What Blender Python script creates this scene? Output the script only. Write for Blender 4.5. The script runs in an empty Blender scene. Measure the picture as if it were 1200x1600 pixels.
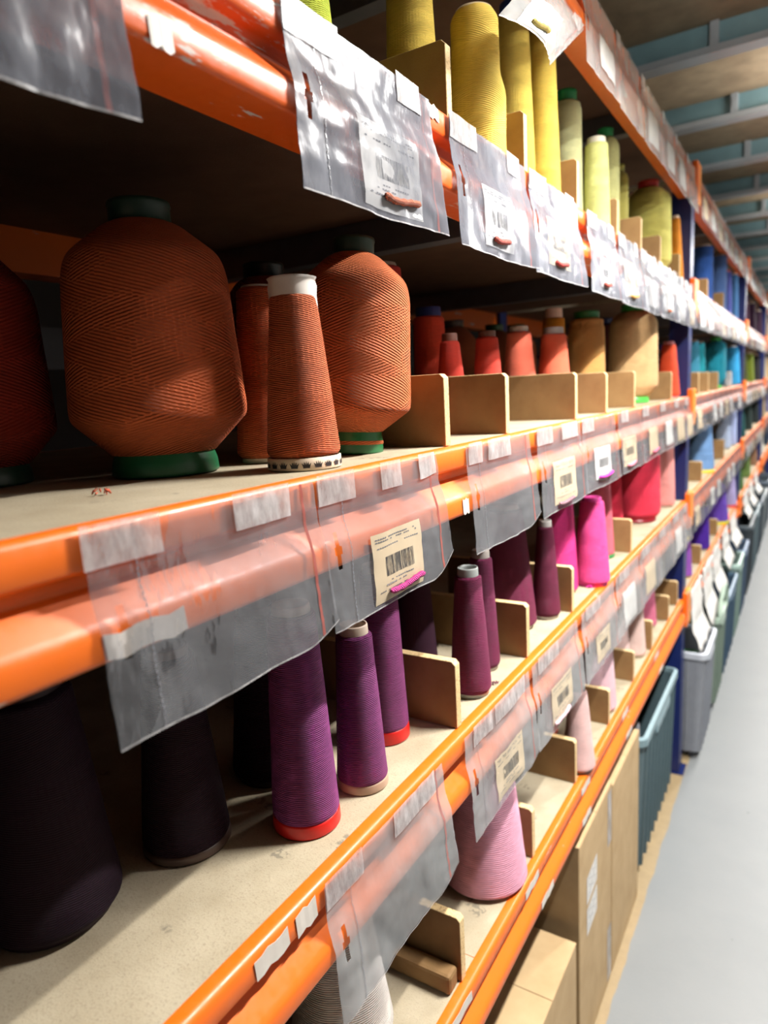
import bpy, bmesh, math, random
from math import sin, cos, pi, radians
from mathutils import Vector, Matrix, noise

# ------------------------------------------------------------------ camera, light, exposure
sc = bpy.context.scene
COL = sc.collection
EYE = 1.82
YAW, PITCH, ROLL, FPX = 0.5620228, -0.17262366, -0.05438935, 1061.47
fw = Vector((-sin(YAW)*cos(PITCH), cos(YAW)*cos(PITCH), sin(PITCH)))
rt = fw.cross(Vector((0, 0, 1))).normalized(); up = rt.cross(fw)
rt2 = cos(ROLL)*rt + sin(ROLL)*up; up2 = -sin(ROLL)*rt + cos(ROLL)*up
cam_data = bpy.data.cameras.new('camera')
cam = bpy.data.objects.new('camera', cam_data); COL.objects.link(cam)
cam.matrix_world = Matrix(((rt2.x, up2.x, -fw.x, 0.44), (rt2.y, up2.y, -fw.y, 0.0), (rt2.z, up2.z, -fw.z, EYE), (0, 0, 0, 1)))
cam_data.sensor_fit = 'HORIZONTAL'; cam_data.sensor_width = 36.0
cam_data.lens = FPX/1200*36.0
cam_data.clip_start = 0.02; cam_data.clip_end = 60
cam_data.dof.use_dof = True; cam_data.dof.focus_distance = 0.86; cam_data.dof.aperture_fstop = 5.0
sc.camera = cam
sc.view_settings.view_transform = 'Standard'; sc.view_settings.look = 'None'
sc.view_settings.exposure = 0.15; sc.view_settings.gamma = 1.0
sc.view_settings.use_curve_mapping = False
sc.cycles.transparent_max_bounces = 24
sc.cycles.max_bounces = 8
sc.cycles.diffuse_bounces = 2

world = bpy.data.worlds.new('world'); sc.world = world; world.use_nodes = True
world.node_tree.nodes['Background'].inputs[0].default_value = (0.75, 0.85, 1.0, 1)
world.node_tree.nodes['Background'].inputs[1].default_value = 0.006

TUBE_X, TUBE_Z, TUBE_LEN = 0.68, 2.765, 0.6
TUBE_Y = [1.45] + [3.45 + 2.3*i for i in range(7)]
TUBE_W = 138.0
for ty in TUBE_Y:
    watts = TUBE_W if ty < 3 else TUBE_W*0.6     # the lamps farther down are dimmer
    ld = bpy.data.lights.new('tube_light', 'AREA'); ld.shape = 'RECTANGLE'
    ld.size = 0.045; ld.size_y = TUBE_LEN; ld.energy = watts; ld.color = (1.0, 0.98, 0.945)
    lo = bpy.data.objects.new('tube_light', ld); COL.objects.link(lo)
    lo.location = (TUBE_X, ty, TUBE_Z - 0.045); lo.rotation_euler = (0, radians(-14), 0)
    lu = ld.copy(); lu.energy = watts*0.28       # the tube also shines up to the ceiling
    lo = bpy.data.objects.new('tube_uplight', lu); COL.objects.link(lo)
    lo.location = (TUBE_X, ty, TUBE_Z + 0.036); lo.rotation_euler = (pi, 0, 0)

# ------------------------------------------------------------------ node helpers
def new_mat(name):
    m = bpy.data.materials.new(name); m.use_nodes = True
    nt = m.node_tree; nt.nodes.clear()
    out = nt.nodes.new('ShaderNodeOutputMaterial')
    return m, nt, out
def nd(nt, t, **kw):
    n = nt.nodes.new(t)
    for k, v in kw.items():
        if k.startswith('i_'): n.inputs[k[2:].replace('_', ' ')].default_value = v
        else: setattr(n, k, v)
    return n
def mth(nt, op, a, b=None):
    n = nt.nodes.new('ShaderNodeMath'); n.operation = op
    for i, q in enumerate((a, b)):
        if q is None: continue
        if isinstance(q, (int, float)): n.inputs[i].default_value = q
        else: nt.links.new(q, n.inputs[i])
    return n.outputs[0]
def mixc(nt, fac, a, b):
    n = nt.nodes.new('ShaderNodeMix'); n.data_type = 'RGBA'
    for i, q in ((0, fac), (6, a), (7, b)):
        if isinstance(q, (int, float)): n.inputs[i].default_value = q
        elif isinstance(q, tuple): n.inputs[i].default_value = (*q[:3], 1)
        else: nt.links.new(q, n.inputs[i])
    return n.outputs[2]
def ramp(nt, val, a, b):
    n = nt.nodes.new('ShaderNodeMapRange'); n.inputs[1].default_value = a; n.inputs[2].default_value = b
    nt.links.new(val, n.inputs[0]); return n.outputs[0]
def ntex(nt, scale, detail=3, vec=None, rough=0.55, sc3=None):
    n = nt.nodes.new('ShaderNodeTexNoise'); n.inputs['Scale'].default_value = scale
    n.inputs['Detail'].default_value = detail; n.inputs['Roughness'].default_value = rough
    if vec is None:
        vec = nt.nodes.new('ShaderNodeTexCoord').outputs['Object']
    if sc3:
        mp = nt.nodes.new('ShaderNodeMapping'); mp.inputs['Scale'].default_value = sc3
        nt.links.new(vec, mp.inputs[0]); vec = mp.outputs[0]
    nt.links.new(vec, n.inputs['Vector']); return n.outputs['Fac']
def bump(nt, h, dist, strength=1.0):
    n = nt.nodes.new('ShaderNodeBump'); n.inputs['Distance'].default_value = dist
    n.inputs['Strength'].default_value = strength; nt.links.new(h, n.inputs['Height']); return n.outputs[0]

def plain(name, col, rough=0.5, metal=0.0, spec=0.5, vary=0.12, scale=30, bd=0.0):
    m, nt, out = new_mat(name)
    p = nd(nt, 'ShaderNodeBsdfPrincipled', i_Roughness=rough, i_Metallic=metal)
    p.inputs['Specular IOR Level'].default_value = spec
    f = ntex(nt, scale)
    c = mixc(nt, ramp(nt, f, 0.35, 0.7), col, tuple(x*(1-vary) for x in col))
    nt.links.new(c, p.inputs['Base Color'])
    if bd: nt.links.new(bump(nt, f, bd), p.inputs['Normal'])
    nt.links.new(p.outputs[0], out.inputs[0]); return m

def thread_mat(name, col, n=26, m=430, depth=0.0007, soft=0.0, spec=0.25):
    """wound yarn: two families of crossing helical lines around the winding"""
    mt, nt, out = new_mat(name)
    uv = nt.nodes.new('ShaderNodeUVMap').outputs[0]
    s = nt.nodes.new('ShaderNodeSeparateXYZ'); nt.links.new(uv, s.inputs[0])
    u, v = s.outputs[0], s.outputs[1]
    wob = ntex(nt, 14, 2)
    vv = mth(nt, 'ADD', v, mth(nt, 'MULTIPLY', wob, 0.004))
    hs = []
    for sg in (1, -1):
        ph = mth(nt, 'ADD', mth(nt, 'MULTIPLY', u, 2*pi*n*sg), mth(nt, 'MULTIPLY', vv, 2*pi*m))
        hs.append(mth(nt, 'SINE', ph))
    wsel = ramp(nt, ntex(nt, 9, 1, None, 0.5, (1, 1, 2.5)), 0.42, 0.58)
    h = mth(nt, 'ADD', mth(nt, 'MULTIPLY', hs[0], wsel), mth(nt, 'MULTIPLY', hs[1], mth(nt, 'SUBTRACT', 1.0, wsel)))
    fine = ntex(nt, 60, 3, None, 0.6, (1, 1, 9))
    h2 = mth(nt, 'ADD', h, mth(nt, 'MULTIPLY', fine, 1.6))
    p = nd(nt, 'ShaderNodeBsdfPrincipled', i_Roughness=0.75)
    p.inputs['Specular IOR Level'].default_value = spec
    p.inputs['Sheen Weight'].default_value = 0.1; p.inputs['Sheen Roughness'].default_value = 0.4
    p.inputs['Sheen Tint'].default_value = (*[min(1, c*1.3+0.05) for c in col], 1)
    c = mixc(nt, ramp(nt, fine, 0.3, 0.75), tuple(x*0.86 for x in col), tuple(min(1, x*1.06) for x in col))
    nt.links.new(c, p.inputs['Base Color'])
    nt.links.new(bump(nt, h2, depth), p.inputs['Normal'])
    nt.links.new(p.outputs[0], out.inputs[0]); return mt

def s2l(r, g, b):
    f = lambda c: ((c/255+0.055)/1.055)**2.4 if c/255 > 0.04045 else c/255/12.92
    return (f(r), f(g), f(b))
_tm = {}
def TH(rgb, n=26, m=430, depth=0.0007):
    k = (rgb, n, m, depth)
    if k not in _tm: _tm[k] = thread_mat('thread', s2l(*rgb), n, m, depth)
    return _tm[k]
_pm = {}
def PL(rgb, rough=0.4, vary=0.1):
    k = (rgb, rough, vary)
    if k not in _pm: _pm[k] = plain('plastic', s2l(*rgb), rough, 0, 0.5, vary)
    return _pm[k]

def paint_mat(name, col, wear=0.60, wcol=(0.62, 0.55, 0.5)):
    m, nt, out = new_mat(name)
    p = nd(nt, 'ShaderNodeBsdfPrincipled', i_Roughness=0.33)
    f = ntex(nt, 9, 6, None, 0.7, (2.5, 0.55, 4.0))
    g = ntex(nt, 55, 3, None, 0.6, (1, 0.35, 1))
    w = mth(nt, 'MULTIPLY', ramp(nt, f, wear, wear+0.03), ramp(nt, g, 0.42, 0.5))
    base = mixc(nt, ntex(nt, 5), col, tuple(x*0.86 for x in col))
    nt.links.new(mixc(nt, w, base, wcol), p.inputs['Base Color'])
    nt.links.new(ramp(nt, ntex(nt, 80, 2), -0.6, 2.2), p.inputs['Roughness'])
    nt.links.new(p.outputs[0], out.inputs[0]); return m

def board_mat(name, c1, c2, speck=(0.25, 0.2, 0.14), stain=0.66, sc1=14, grain=420, amt=0.55):
    m, nt, out = new_mat(name)
    p = nd(nt, 'ShaderNodeBsdfPrincipled', i_Roughness=0.72)
    p.inputs['Specular IOR Level'].default_value = 0.3
    a = ntex(nt, sc1, 5); b = ntex(nt, grain, 3)
    c = mixc(nt, ramp(nt, a, 0.3, 0.7), c1, c2)
    c = mixc(nt, mth(nt, 'MULTIPLY', ramp(nt, b, 0.54, 0.72), amt), c, speck)
    s1 = mth(nt, 'MULTIPLY', ramp(nt, ntex(nt, 16, 2), stain, stain+0.03), ramp(nt, ntex(nt, 130, 3), 0.47, 0.55))
    c = mixc(nt, mth(nt, 'MULTIPLY', s1, 0.6), c, (0.12, 0.11, 0.085))
    nt.links.new(c, p.inputs['Base Color'])
    nt.links.new(bump(nt, b, 0.0004), p.inputs['Normal'])
    nt.links.new(p.outputs[0], out.inputs[0]); return m

def film_mat(name, dens, rough=0.16, bd=0.004, scl=26, tint=(0.86, 0.87, 0.89), slot=True, spec=0.6):
    """clear polythene: mostly see-through, with gloss, milkiness and fine creases; a punched hang slot"""
    m, nt, out = new_mat(name)
    tr = nd(nt, 'ShaderNodeBsdfTransparent'); tr.inputs[0].default_value = (0.96, 0.96, 0.97, 1)
    p = nd(nt, 'ShaderNodeBsdfPrincipled', i_Roughness=rough, i_IOR=1.5)
    p.inputs['Base Color'].default_value = (*tint, 1); p.inputs['Specular IOR Level'].default_value = spec
    tl = nd(nt, 'ShaderNodeBsdfTranslucent'); tl.inputs[0].default_value = (*tint, 1)
    f = ntex(nt, scl, 4, None, 0.5, (1, 1, 0.45)); g = ntex(nt, scl*0.3, 3)
    b = bump(nt, mth(nt, 'ADD', f, mth(nt, 'MULTIPLY', g, 1.5)), bd)
    nt.links.new(b, p.inputs['Normal'])
    m1 = nd(nt, 'ShaderNodeMixShader'); m1.inputs[0].default_value = 0.2
    nt.links.new(p.outputs[0], m1.inputs[1]); nt.links.new(tl.outputs[0], m1.inputs[2])
    lw = nd(nt, 'ShaderNodeLayerWeight'); lw.inputs[0].default_value = 0.35; nt.links.new(b, lw.inputs['Normal'])
    cloud = ramp(nt, ntex(nt, scl*0.5, 5, None, 0.65, (1, 1, 0.45)), 0.38, 0.68)
    fac = mth(nt, 'ADD', mth(nt, 'MULTIPLY', lw.outputs['Fresnel'], 0.30), mth(nt, 'MULTIPLY', mth(nt, 'ADD', cloud, 0.45), dens))
    fac = mth(nt, 'MINIMUM', fac, 0.97)
    if slot:
        uv = nt.nodes.new('ShaderNodeUVMap').outputs[0]
        s = nt.nodes.new('ShaderNodeSeparateXYZ'); nt.links.new(uv, s.inputs[0])
        du = mth(nt, 'ABSOLUTE', mth(nt, 'SUBTRACT', s.outputs[0], 0.075))
        dv = mth(nt, 'ABSOLUTE', mth(nt, 'SUBTRACT', s.outputs[1], 0.52))
        hole = mth(nt, 'MULTIPLY', mth(nt, 'LESS_THAN', du, 0.013), mth(nt, 'LESS_THAN', dv, 0.125))
        kn = mth(nt, 'MULTIPLY', mth(nt, 'LESS_THAN', du, 0.024), mth(nt, 'LESS_THAN', dv, 0.028))
        hole = mth(nt, 'MAXIMUM', hole, kn)
        fac = mth(nt, 'MULTIPLY', fac, mth(nt, 'SUBTRACT', 1.0, hole))
    mx = nd(nt, 'ShaderNodeMixShader'); nt.links.new(fac, mx.inputs[0])
    nt.links.new(tr.outputs[0], mx.inputs[1]); nt.links.new(m1.outputs[0], mx.inputs[2])
    nt.links.new(mx.outputs[0], out.inputs[0]); return m

M = {}
M['orange'] = paint_mat('orange_paint', s2l(240, 112, 22), 0.63)
M['orange_worn'] = paint_mat('orange_paint_worn', s2l(234, 100, 24), 0.57, (0.7, 0.66, 0.62))
M['blue'] = plain('navy_paint', s2l(18, 34, 92), 0.4)
def slotted():
    m, nt, out = new_mat('navy_slotted')
    p = nd(nt, 'ShaderNodeBsdfPrincipled', i_Roughness=0.4)
    s = nt.nodes.new('ShaderNodeSeparateXYZ'); nt.links.new(nt.nodes.new('ShaderNodeTexCoord').outputs['Object'], s.inputs[0])
    a = mth(nt, 'ABSOLUTE', mth(nt, 'SUBTRACT', mth(nt, 'FRACT', mth(nt, 'DIVIDE', s.outputs[2], 0.05)), 0.5))
    b = mth(nt, 'ABSOLUTE', mth(nt, 'SUBTRACT', mth(nt, 'ABSOLUTE', mth(nt, 'SUBTRACT', s.outputs[1], 0.0425)), 0.021))
    h = mth(nt, 'MULTIPLY', mth(nt, 'LESS_THAN', a, 0.18), mth(nt, 'LESS_THAN', b, 0.006))
    nt.links.new(mixc(nt, h, s2l(18, 34, 92), (0.004, 0.005, 0.01)), p.inputs['Base Color'])
    nt.links.new(p.outputs[0], out.inputs[0]); return m
M['slotted'] = slotted()
M['clip'] = plain('yellow_orange_paint', s2l(244, 150, 44), 0.4)
M['board'] = board_mat('shelf_board', s2l(180, 168, 144), s2l(162, 149, 124))
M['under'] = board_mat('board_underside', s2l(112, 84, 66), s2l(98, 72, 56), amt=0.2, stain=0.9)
M['mdf'] = board_mat('divider_face', s2l(150, 117, 76), s2l(128, 97, 60), amt=0.15, stain=0.8)
M['chip'] = board_mat('divider_edge', s2l(222, 196, 148), s2l(196, 164, 112), speck=(0.2, 0.11, 0.05), grain=260, amt=0.9, stain=0.9)
M['panel'] = board_mat('ceiling_board', s2l(150, 132, 106), s2l(126, 110, 88), stain=0.9, amt=0.2)
M['teal'] = plain('teal_paint', s2l(118, 150, 156), 0.45, vary=0.2, scale=6)
M['tealpale'] = plain('pale_grey_paint', s2l(160, 166, 170), 0.45, vary=0.15, scale=6)
M['card'] = board_mat('carton_board', s2l(194, 166, 126), s2l(180, 152, 112), amt=0.1, stain=0.95)
M['tape'] = plain('paper_tape', s2l(214, 206, 196), 0.5)
M['white'] = plain('white_paper', s2l(228, 226, 222), 0.6, vary=0.05)
M['cream'] = plain('cream_paper', s2l(226, 204, 168), 0.6, vary=0.06)
M['ink'] = plain('black_ink', (0.02, 0.02, 0.025), 0.6)
M['greyink'] = plain('grey_ink', (0.2, 0.2, 0.22), 0.6)
M['red'] = plain('red_zip', s2l(190, 88, 72), 0.35)
M['seam'] = plain('film_seam', s2l(120, 120, 126), 0.3)
M['film_t'] = film_mat('film_crumpled', 0.60, 0.24, 0.0030, 20, (0.25, 0.26, 0.30), spec=0.26)
M['film_m'] = film_mat('film_clear', 0.12, 0.12, 0.004, 18, (0.42, 0.43, 0.45))
M['film_b'] = film_mat('film_milky', 0.20, 0.2, 0.003, 14, (0.62, 0.64, 0.64))
M['film_f'] = film_mat('film_plain', 0.34, 0.2, 0.004, 20, (0.34, 0.35, 0.38), slot=False)
M['metal'] = plain('grey_steel', s2l(120, 122, 128), 0.4, 0.6)
M['tapeclear'] = film_mat('sticky_tape', 0.62, 0.35, 0.002, 60, (0.66, 0.64, 0.64), slot=False)

# ------------------------------------------------------------------ object helpers
def link(o, parent=None):
    COL.objects.link(o)
    if parent is not None: o.parent = parent
    return o
def mesh(name, V, F, mats, parent=None, smooth=False, uvs=None, mi=None, loc=None):
    me = bpy.data.meshes.new(name); me.from_pydata([tuple(v) for v in V], [], F)
    for m in (mats if isinstance(mats, (list, tuple)) else [mats]): me.materials.append(m)
    if mi: me.polygons.foreach_set('material_index', mi)
    if smooth: me.polygons.foreach_set('use_smooth', [True]*len(me.polygons))
    if uvs:
        l = me.uv_layers.new(name='UVMap')
        l.data.foreach_set('uv', [c for q in uvs for c in q])
    me.update()
    o = bpy.data.objects.new(name, me)
    if loc: o.location = loc
    return link(o, parent)
def empty(name, loc, rot=(0, 0, 0)):
    o = bpy.data.objects.new(name, None); o.location = loc; o.rotation_euler = rot
    o.empty_display_size = 0.05; return link(o)
def tag(o, label=None, cat=None, group=None, kind=None):
    if label: o['label'] = label
    if cat: o['category'] = cat
    if group: o['group'] = group
    if kind: o['kind'] = kind
    return o
def box_vf(x0, x1, y0, y1, z0, z1):
    V = [(x0,y0,z0),(x1,y0,z0),(x1,y1,z0),(x0,y1,z0),(x0,y0,z1),(x1,y0,z1),(x1,y1,z1),(x0,y1,z1)]
    F = [(0,3,2,1),(4,5,6,7),(0,1,5,4),(1,2,6,5),(2,3,7,6),(3,0,4,7)]
    return V, F
def join_vf(parts):
    V, F = [], []
    for v, f in parts:
        n = len(V); V += list(v); F += [tuple(i+n for i in q) for q in f]
    return V, F
def bevel_mod(o, w=0.002, seg=2):
    b = o.modifiers.new('bevel', 'BEVEL'); b.width = w; b.segments = seg; b.limit_method = 'ANGLE'; return o
def box(name, x0, x1, y0, y1, z0, z1, mat, parent=None, bev=0.0, loc=None):
    V, F = box_vf(x0, x1, y0, y1, z0, z1)
    o = mesh(name, V, F, mat, parent, loc=loc)
    if bev: bevel_mod(o, bev)
    return o
def sweep_y(name, prof, y0, y1, mat, parent=None, loc=None, segs=1, smooth=False):
    n = len(prof); V = []; F = []
    for k in range(segs+1):
        y = y0+(y1-y0)*k/segs
        V += [(x, y, z) for x, z in prof]
    for k in range(segs):
        for i in range(n):
            j = (i+1) % n; F.append((k*n+i, (k+1)*n+i, (k+1)*n+j, k*n+j))
    F.append(tuple(range(n))); F.append(tuple(reversed(range(segs*n, segs*n+n))))
    return mesh(name, V, F, mat, parent, loc=loc, smooth=smooth)
def lathe(name, prof, mat, parent=None, seg=64, loc=None, wob=0.0, seed=0, closed_top=False):
    """profile list of (r, z) from bottom to top, UV = (turn, z in metres)"""
    V, F, UV = [], [], []
    for k, (r, z) in enumerate(prof):
        for i in range(seg):
            a = 2*pi*i/seg; rr = r
            if wob: rr += wob*noise.noise(Vector((cos(a)*1.5+seed, sin(a)*1.5, z*22)))
            V.append((rr*cos(a), rr*sin(a), z))
    for k in range(len(prof)-1):
        for i in range(seg):
            j = (i+1) % seg
            F.append((k*seg+i, k*seg+j, (k+1)*seg+j, (k+1)*seg+i))
            # stretch v along the slanted surface so lines keep running over shoulders
            UV += [(i/seg, k), ((i+1)/seg, k), ((i+1)/seg, k+1), (i/seg, k+1)]
    L = [0.0]
    for k in range(1, len(prof)):
        L.append(L[-1]+math.hypot(prof[k][0]-prof[k-1][0], prof[k][1]-prof[k-1][1]))
    UV = [(a, L[b]) for a, b in UV]
    if prof[0][0] > 1e-6: F.append(tuple(reversed(range(seg)))); UV += [(0, 0)]*seg
    if closed_top: F.append(tuple(range((len(prof)-1)*seg, len(prof)*seg))); UV += [(0, 0)]*seg
    o = mesh(name, V, F, mat, parent, True, UV, loc=loc)
    return o
def rounded(pts, rad=0.006, n=4):
    """round the inner corners of a (r,z) polyline"""
    out = [pts[0]]
    for a, b, c in zip(pts, pts[1:], pts[2:]):
        A, B, C_ = Vector(a), Vector(b), Vector(c)
        ra = min(rad, (A-B).length*0.45, (C_-B).length*0.45)
        p0 = B+(A-B).normalized()*ra; p2 = B+(C_-B).normalized()*ra
        for i in range(n+1):
            t = i/n; q = p0*(1-t)**2+B*2*t*(1-t)+p2*t*t; out.append((q.x, q.y))
    out.append(pts[-1]); return out
def subdiv(prof, step=0.012):
    out = [prof[0]]
    for a, b in zip(prof, prof[1:]):
        L = math.hypot(b[0]-a[0], b[1]-a[1]); n = max(1, int(L/step))
        for i in range(1, n+1): out.append((a[0]+(b[0]-a[0])*i/n, a[1]+(b[1]-a[1])*i/n))
    return out

# ------------------------------------------------------------------ tiers and bays
T0, T1, T2, T3, T4 = 0.848, 1.294, 1.739, 2.187, 2.635
TIER = (T0, T1, T2, T3, T4)
TN = ('lowest', 'second', 'middle', 'upper', 'top')
UPR = [-0.30, 3.15, 5.90, 8.65, 11.40, 14.15, 16.9]
BAYN = ('nearest', 'second', 'third', 'fourth', 'fifth', 'farthest')
RD = 0.90      # rack depth

# ------------------------------------------------------------------ setting
fl = box('floor', -1.6, 2.3, -1.5, 20, -0.06, 0.0, None)
def floor_mat():
    m, nt, out = new_mat('floor_paint')
    p = nd(nt, 'ShaderNodeBsdfPrincipled', i_Roughness=0.45)
    tc = nt.nodes.new('ShaderNodeTexCoord').outputs['Object']
    s = nt.nodes.new('ShaderNodeSeparateXYZ'); nt.links.new(tc, s.inputs[0])
    edge = mth(nt, 'ADD', s.outputs[0], mth(nt, 'MULTIPLY', ntex(nt, 6, 5), 0.03))
    painted = ramp(nt, edge, 0.035, 0.039)
    w = mixc(nt, ntex(nt, 4, 5), s2l(134, 137, 138), s2l(120, 124, 126))
    w = mixc(nt, mth(nt, 'MULTIPLY', ramp(nt, ntex(nt, 22, 2), 0.76, 0.78), 0.8), w, s2l(80, 84, 84))
    raw = mixc(nt, ntex(nt, 30, 5), s2l(170, 148, 112), s2l(140, 122, 92))
    nt.links.new(mixc(nt, painted, raw, w), p.inputs['Base Color'])
    nt.links.new(bump(nt, ntex(nt, 90, 3), 0.0006), p.inputs['Normal'])
    nt.links.new(p.outputs[0], out.inputs[0]); return m
fl.data.materials.clear(); fl.data.materials.append(floor_mat()); tag(fl, kind='structure')
wallm = plain('wall_paint', s2l(118, 116, 112), 0.7, vary=0.06, scale=3)
darkm = plain('dark_wall', s2l(70, 66, 66), 0.8, vary=0.1, scale=3)
for nm, b, m in (('wall_right', (2.2, 2.3, -1.5, 20, 0, 3.2), wallm), ('wall_left', (-1.7, -1.6, -1.5, 20, 0, 3.2), darkm),
                 ('wall_back', (-1.7, 2.3, 20, 20.1, 0, 3.2), darkm)):
    tag(box(nm, *b, m), kind='structure')
tag(box('ceiling', -1.7, 2.3, -1.5, 20.1, 3.05, 3.2, M['panel']), kind='structure')
# ceiling joists: teal C-channels running across the aisle
jy = [2.17+0.752*i for i in range(-4, 23)]
nth = ['', 'first', 'second', 'third', 'fourth', 'fifth', 'sixth', 'seventh', 'eighth', 'ninth', 'tenth', 'eleventh', 'twelfth',
       'thirteenth', 'fourteenth', 'fifteenth', 'sixteenth', 'seventeenth', 'eighteenth', 'nineteenth', 'twentieth']
k = 0
for y in jy:
    if y > 14 or y < 1.0: continue
    e = empty('ceiling_joist', (0.3, y, 2.97)); k += 1
    tag(e, 'teal steel ceiling joist, %s one counting from the camera' % nth[k], 'joist', 'ceiling joists')
    box('web', -1.95, 1.85, 0.0, 0.006, 0.0, 0.08, M['teal'], e)
    V, F = join_vf([box_vf(-1.95, 1.85, -0.022, 0.052, -0.024, 0.0), box_vf(-1.95, 1.85, 0.046, 0.052, 0.0, 0.014)])
    mesh('flange', V, F, M['tealpale'], e)
    for xx in (-0.22, 0.34, 0.9):
        V, F = join_vf([box_vf(xx, xx+0.03, -0.02, -0.0, 0.0, 0.08), box_vf(xx+0.005, xx+0.025, -0.022, -0.02, 0.02, 0.06)])
        bevel_mod(mesh('bracket', V, F, M['tealpale'], e), 0.003)
# lamps
for i, ty in enumerate(TUBE_Y):
    e = empty('ceiling_lamp', (TUBE_X, ty, TUBE_Z))
    tag(e, 'short white batten lamp hung over the aisle, %s one from the camera' % nth[i+1], 'lamp', 'batten lamps over the aisle')
    box('housing', -0.035, 0.035, -0.32, 0.32, -0.03, 0.03, M['tealpale'], e, 0.004)
    em, nt, out = new_mat('tube_glow')
    q = nd(nt, 'ShaderNodeEmission'); q.inputs[0].default_value = (1, 0.96, 0.9, 1); q.inputs[1].default_value = 4.0
    nt.links.new(q.outputs[0], out.inputs[0])
    box('tube', -0.02, 0.02, -0.3, 0.3, -0.042, -0.03, em, e)
    for s in (-1, 1): box('hanger', -0.004, 0.004, s*0.22-0.004, s*0.22+0.004, 0.03, 0.285, M['metal'], e)

# ------------------------------------------------------------------ rack
BEAM = [(-0.05, -0.001), (-0.010, -0.001), (0.0, 0.0), (0.005, -0.0015), (0.008, -0.006), (0.008, -0.030), (0.005, -0.034), (-0.006, -0.036), (-0.010, -0.039), (-0.011, -0.049),
        (-0.006, -0.054), (0.010, -0.070), (0.0145, -0.075), (0.016, -0.080), (0.016, -0.097), (0.014, -0.101), (0.010, -0.103), (-0.05, -0.103)]
def bay_span(b): return UPR[b]+0.085, UPR[b+1]
for b in range(6):
    y0, y1 = bay_span(b)
    for t, z in enumerate(TIER):
        e = empty('rack_beam', (0, y0, z))
        tag(e, 'orange stepped front beam of the %s shelf in the %s bay' % (TN[t], BAYN[b]), 'shelf beam', 'orange front beams')
        o = sweep_y('rail', BEAM, 0, y1-y0, M['orange_worn'] if t == 3 else M['orange'], e, segs=1)
        for q in o.data.polygons: q.use_smooth = len(q.vertices) == 4
        o.data.polygons.foreach_set('use_smooth', [len(q.vertices) == 4 for q in o.data.polygons])
        es = o.modifiers.new('edge', 'EDGE_SPLIT'); es.split_angle = radians(50)
        for yy, sg in ((0, -1), (y1-y0, 1)):      # hooked end plates over the upright
            ya, yb = (yy-0.04, yy+0.012) if sg < 0 else (yy-0.012, yy+0.04)
            V, F = join_vf([box_vf(0.001, 0.021, ya, yb, -0.125, 0.03)])
            bevel_mod(mesh('end_plate', V, F, M['clip'] if b > 0 and sg < 0 else M['orange'], e), 0.003)
        r = sweep_y('rack_beam', [(-x-RD, zz) for x, zz in BEAM][::-1], 0, y1-y0, M['blue'] if 0 else M['orange'], None, loc=(0, y0, z))
        tag(r, 'orange rear beam behind the %s shelf of the %s bay' % (TN[t], BAYN[b]), 'shelf beam', 'orange rear beams')
        # boards rest in the steps of both beams
        spans = [(y0+0.002, 0.93), (0.9315, y1-0.002)] if (b == 0 and t == 0) else [(y0+0.002, y1-0.002)]
        for (a, c) in spans:
            extra = '' if len(spans) == 1 else (', left piece' if a < 0.5 else ', right piece')
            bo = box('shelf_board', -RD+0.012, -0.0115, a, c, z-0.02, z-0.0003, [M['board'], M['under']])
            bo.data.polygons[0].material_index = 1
            tag(bo,
                'beige chipboard deck of the %s shelf in the %s bay%s' % (TN[t], BAYN[b], extra), 'shelf board', 'chipboard shelf decks')
        if b < 3:
            for yy in (y0+1.1*(0.6 if b == 0 else 0.8), y0+1.1*(1.7 if b == 0 else 1.8)):
                if b == 0: yy = {0: 1.25, 1: 2.3}[0 if yy < 1.3 else 1]
                tag(sweep_y('cross_bar', [(yy-0.02, -0.022), (yy+0.02, -0.022), (yy+0.02, -0.085), (yy-0.02, -0.085)], 0, 1, M['metal'], loc=(0, 0, z)),
                    'grey steel cross bar under the %s shelf, %s one in the %s bay' % (TN[t], 'nearer' if yy < y0+1.6 else 'farther', BAYN[b]), 'cross bar', 'steel cross bars')
# cross bars were swept along y: turn them front to back
for o in list(COL.objects):
    if o.name.startswith('cross_bar'):
        for v in o.data.vertices:
            x, y, z = v.co; v.co = (-0.05-y*(RD-0.1), x, z)

def upright(y, first=False, n=0):
    e = empty('rack_upright', (0, y, 0))
    tag(e, 'navy blue perforated rack upright frame, %s one along the aisle' % nth[n+1], 'rack upright', 'navy rack uprights')
    for x0 in (-0.075, -RD-0.005):
        w = 0.085; x1 = x0+0.075
        # open C section: front face, two sides, returns; key holes shown as recessed slots
        V, F = join_vf([box_vf(x1-0.003, x1, 0, w, 0, 2.665), box_vf(x0, x1-0.003, 0, 0.003, 0, 2.665), box_vf(x0, x1-0.003, w-0.003, w, 0, 2.665),
                        box_vf(x0, x0+0.003, 0.003, 0.02, 0, 2.665), box_vf(x0, x0+0.003, w-0.02, w-0.003, 0, 2.665)])
        mesh('post', V, F, M['slotted'], e)
        box('foot_plate', x0-0.02, x1+0.02, -0.01, w+0.01, 0, 0.005, M['blue'], e)
    for zz in (0.35, 1.05, 1.5, 1.95, 2.4):
        box('strut', -RD+0.06, -0.07, 0.03, 0.055, zz-0.012, zz+0.012, M['blue'], e)
    return e
for n, y in enumerate(UPR[:6]): upright(y, n == 0, n)

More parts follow.
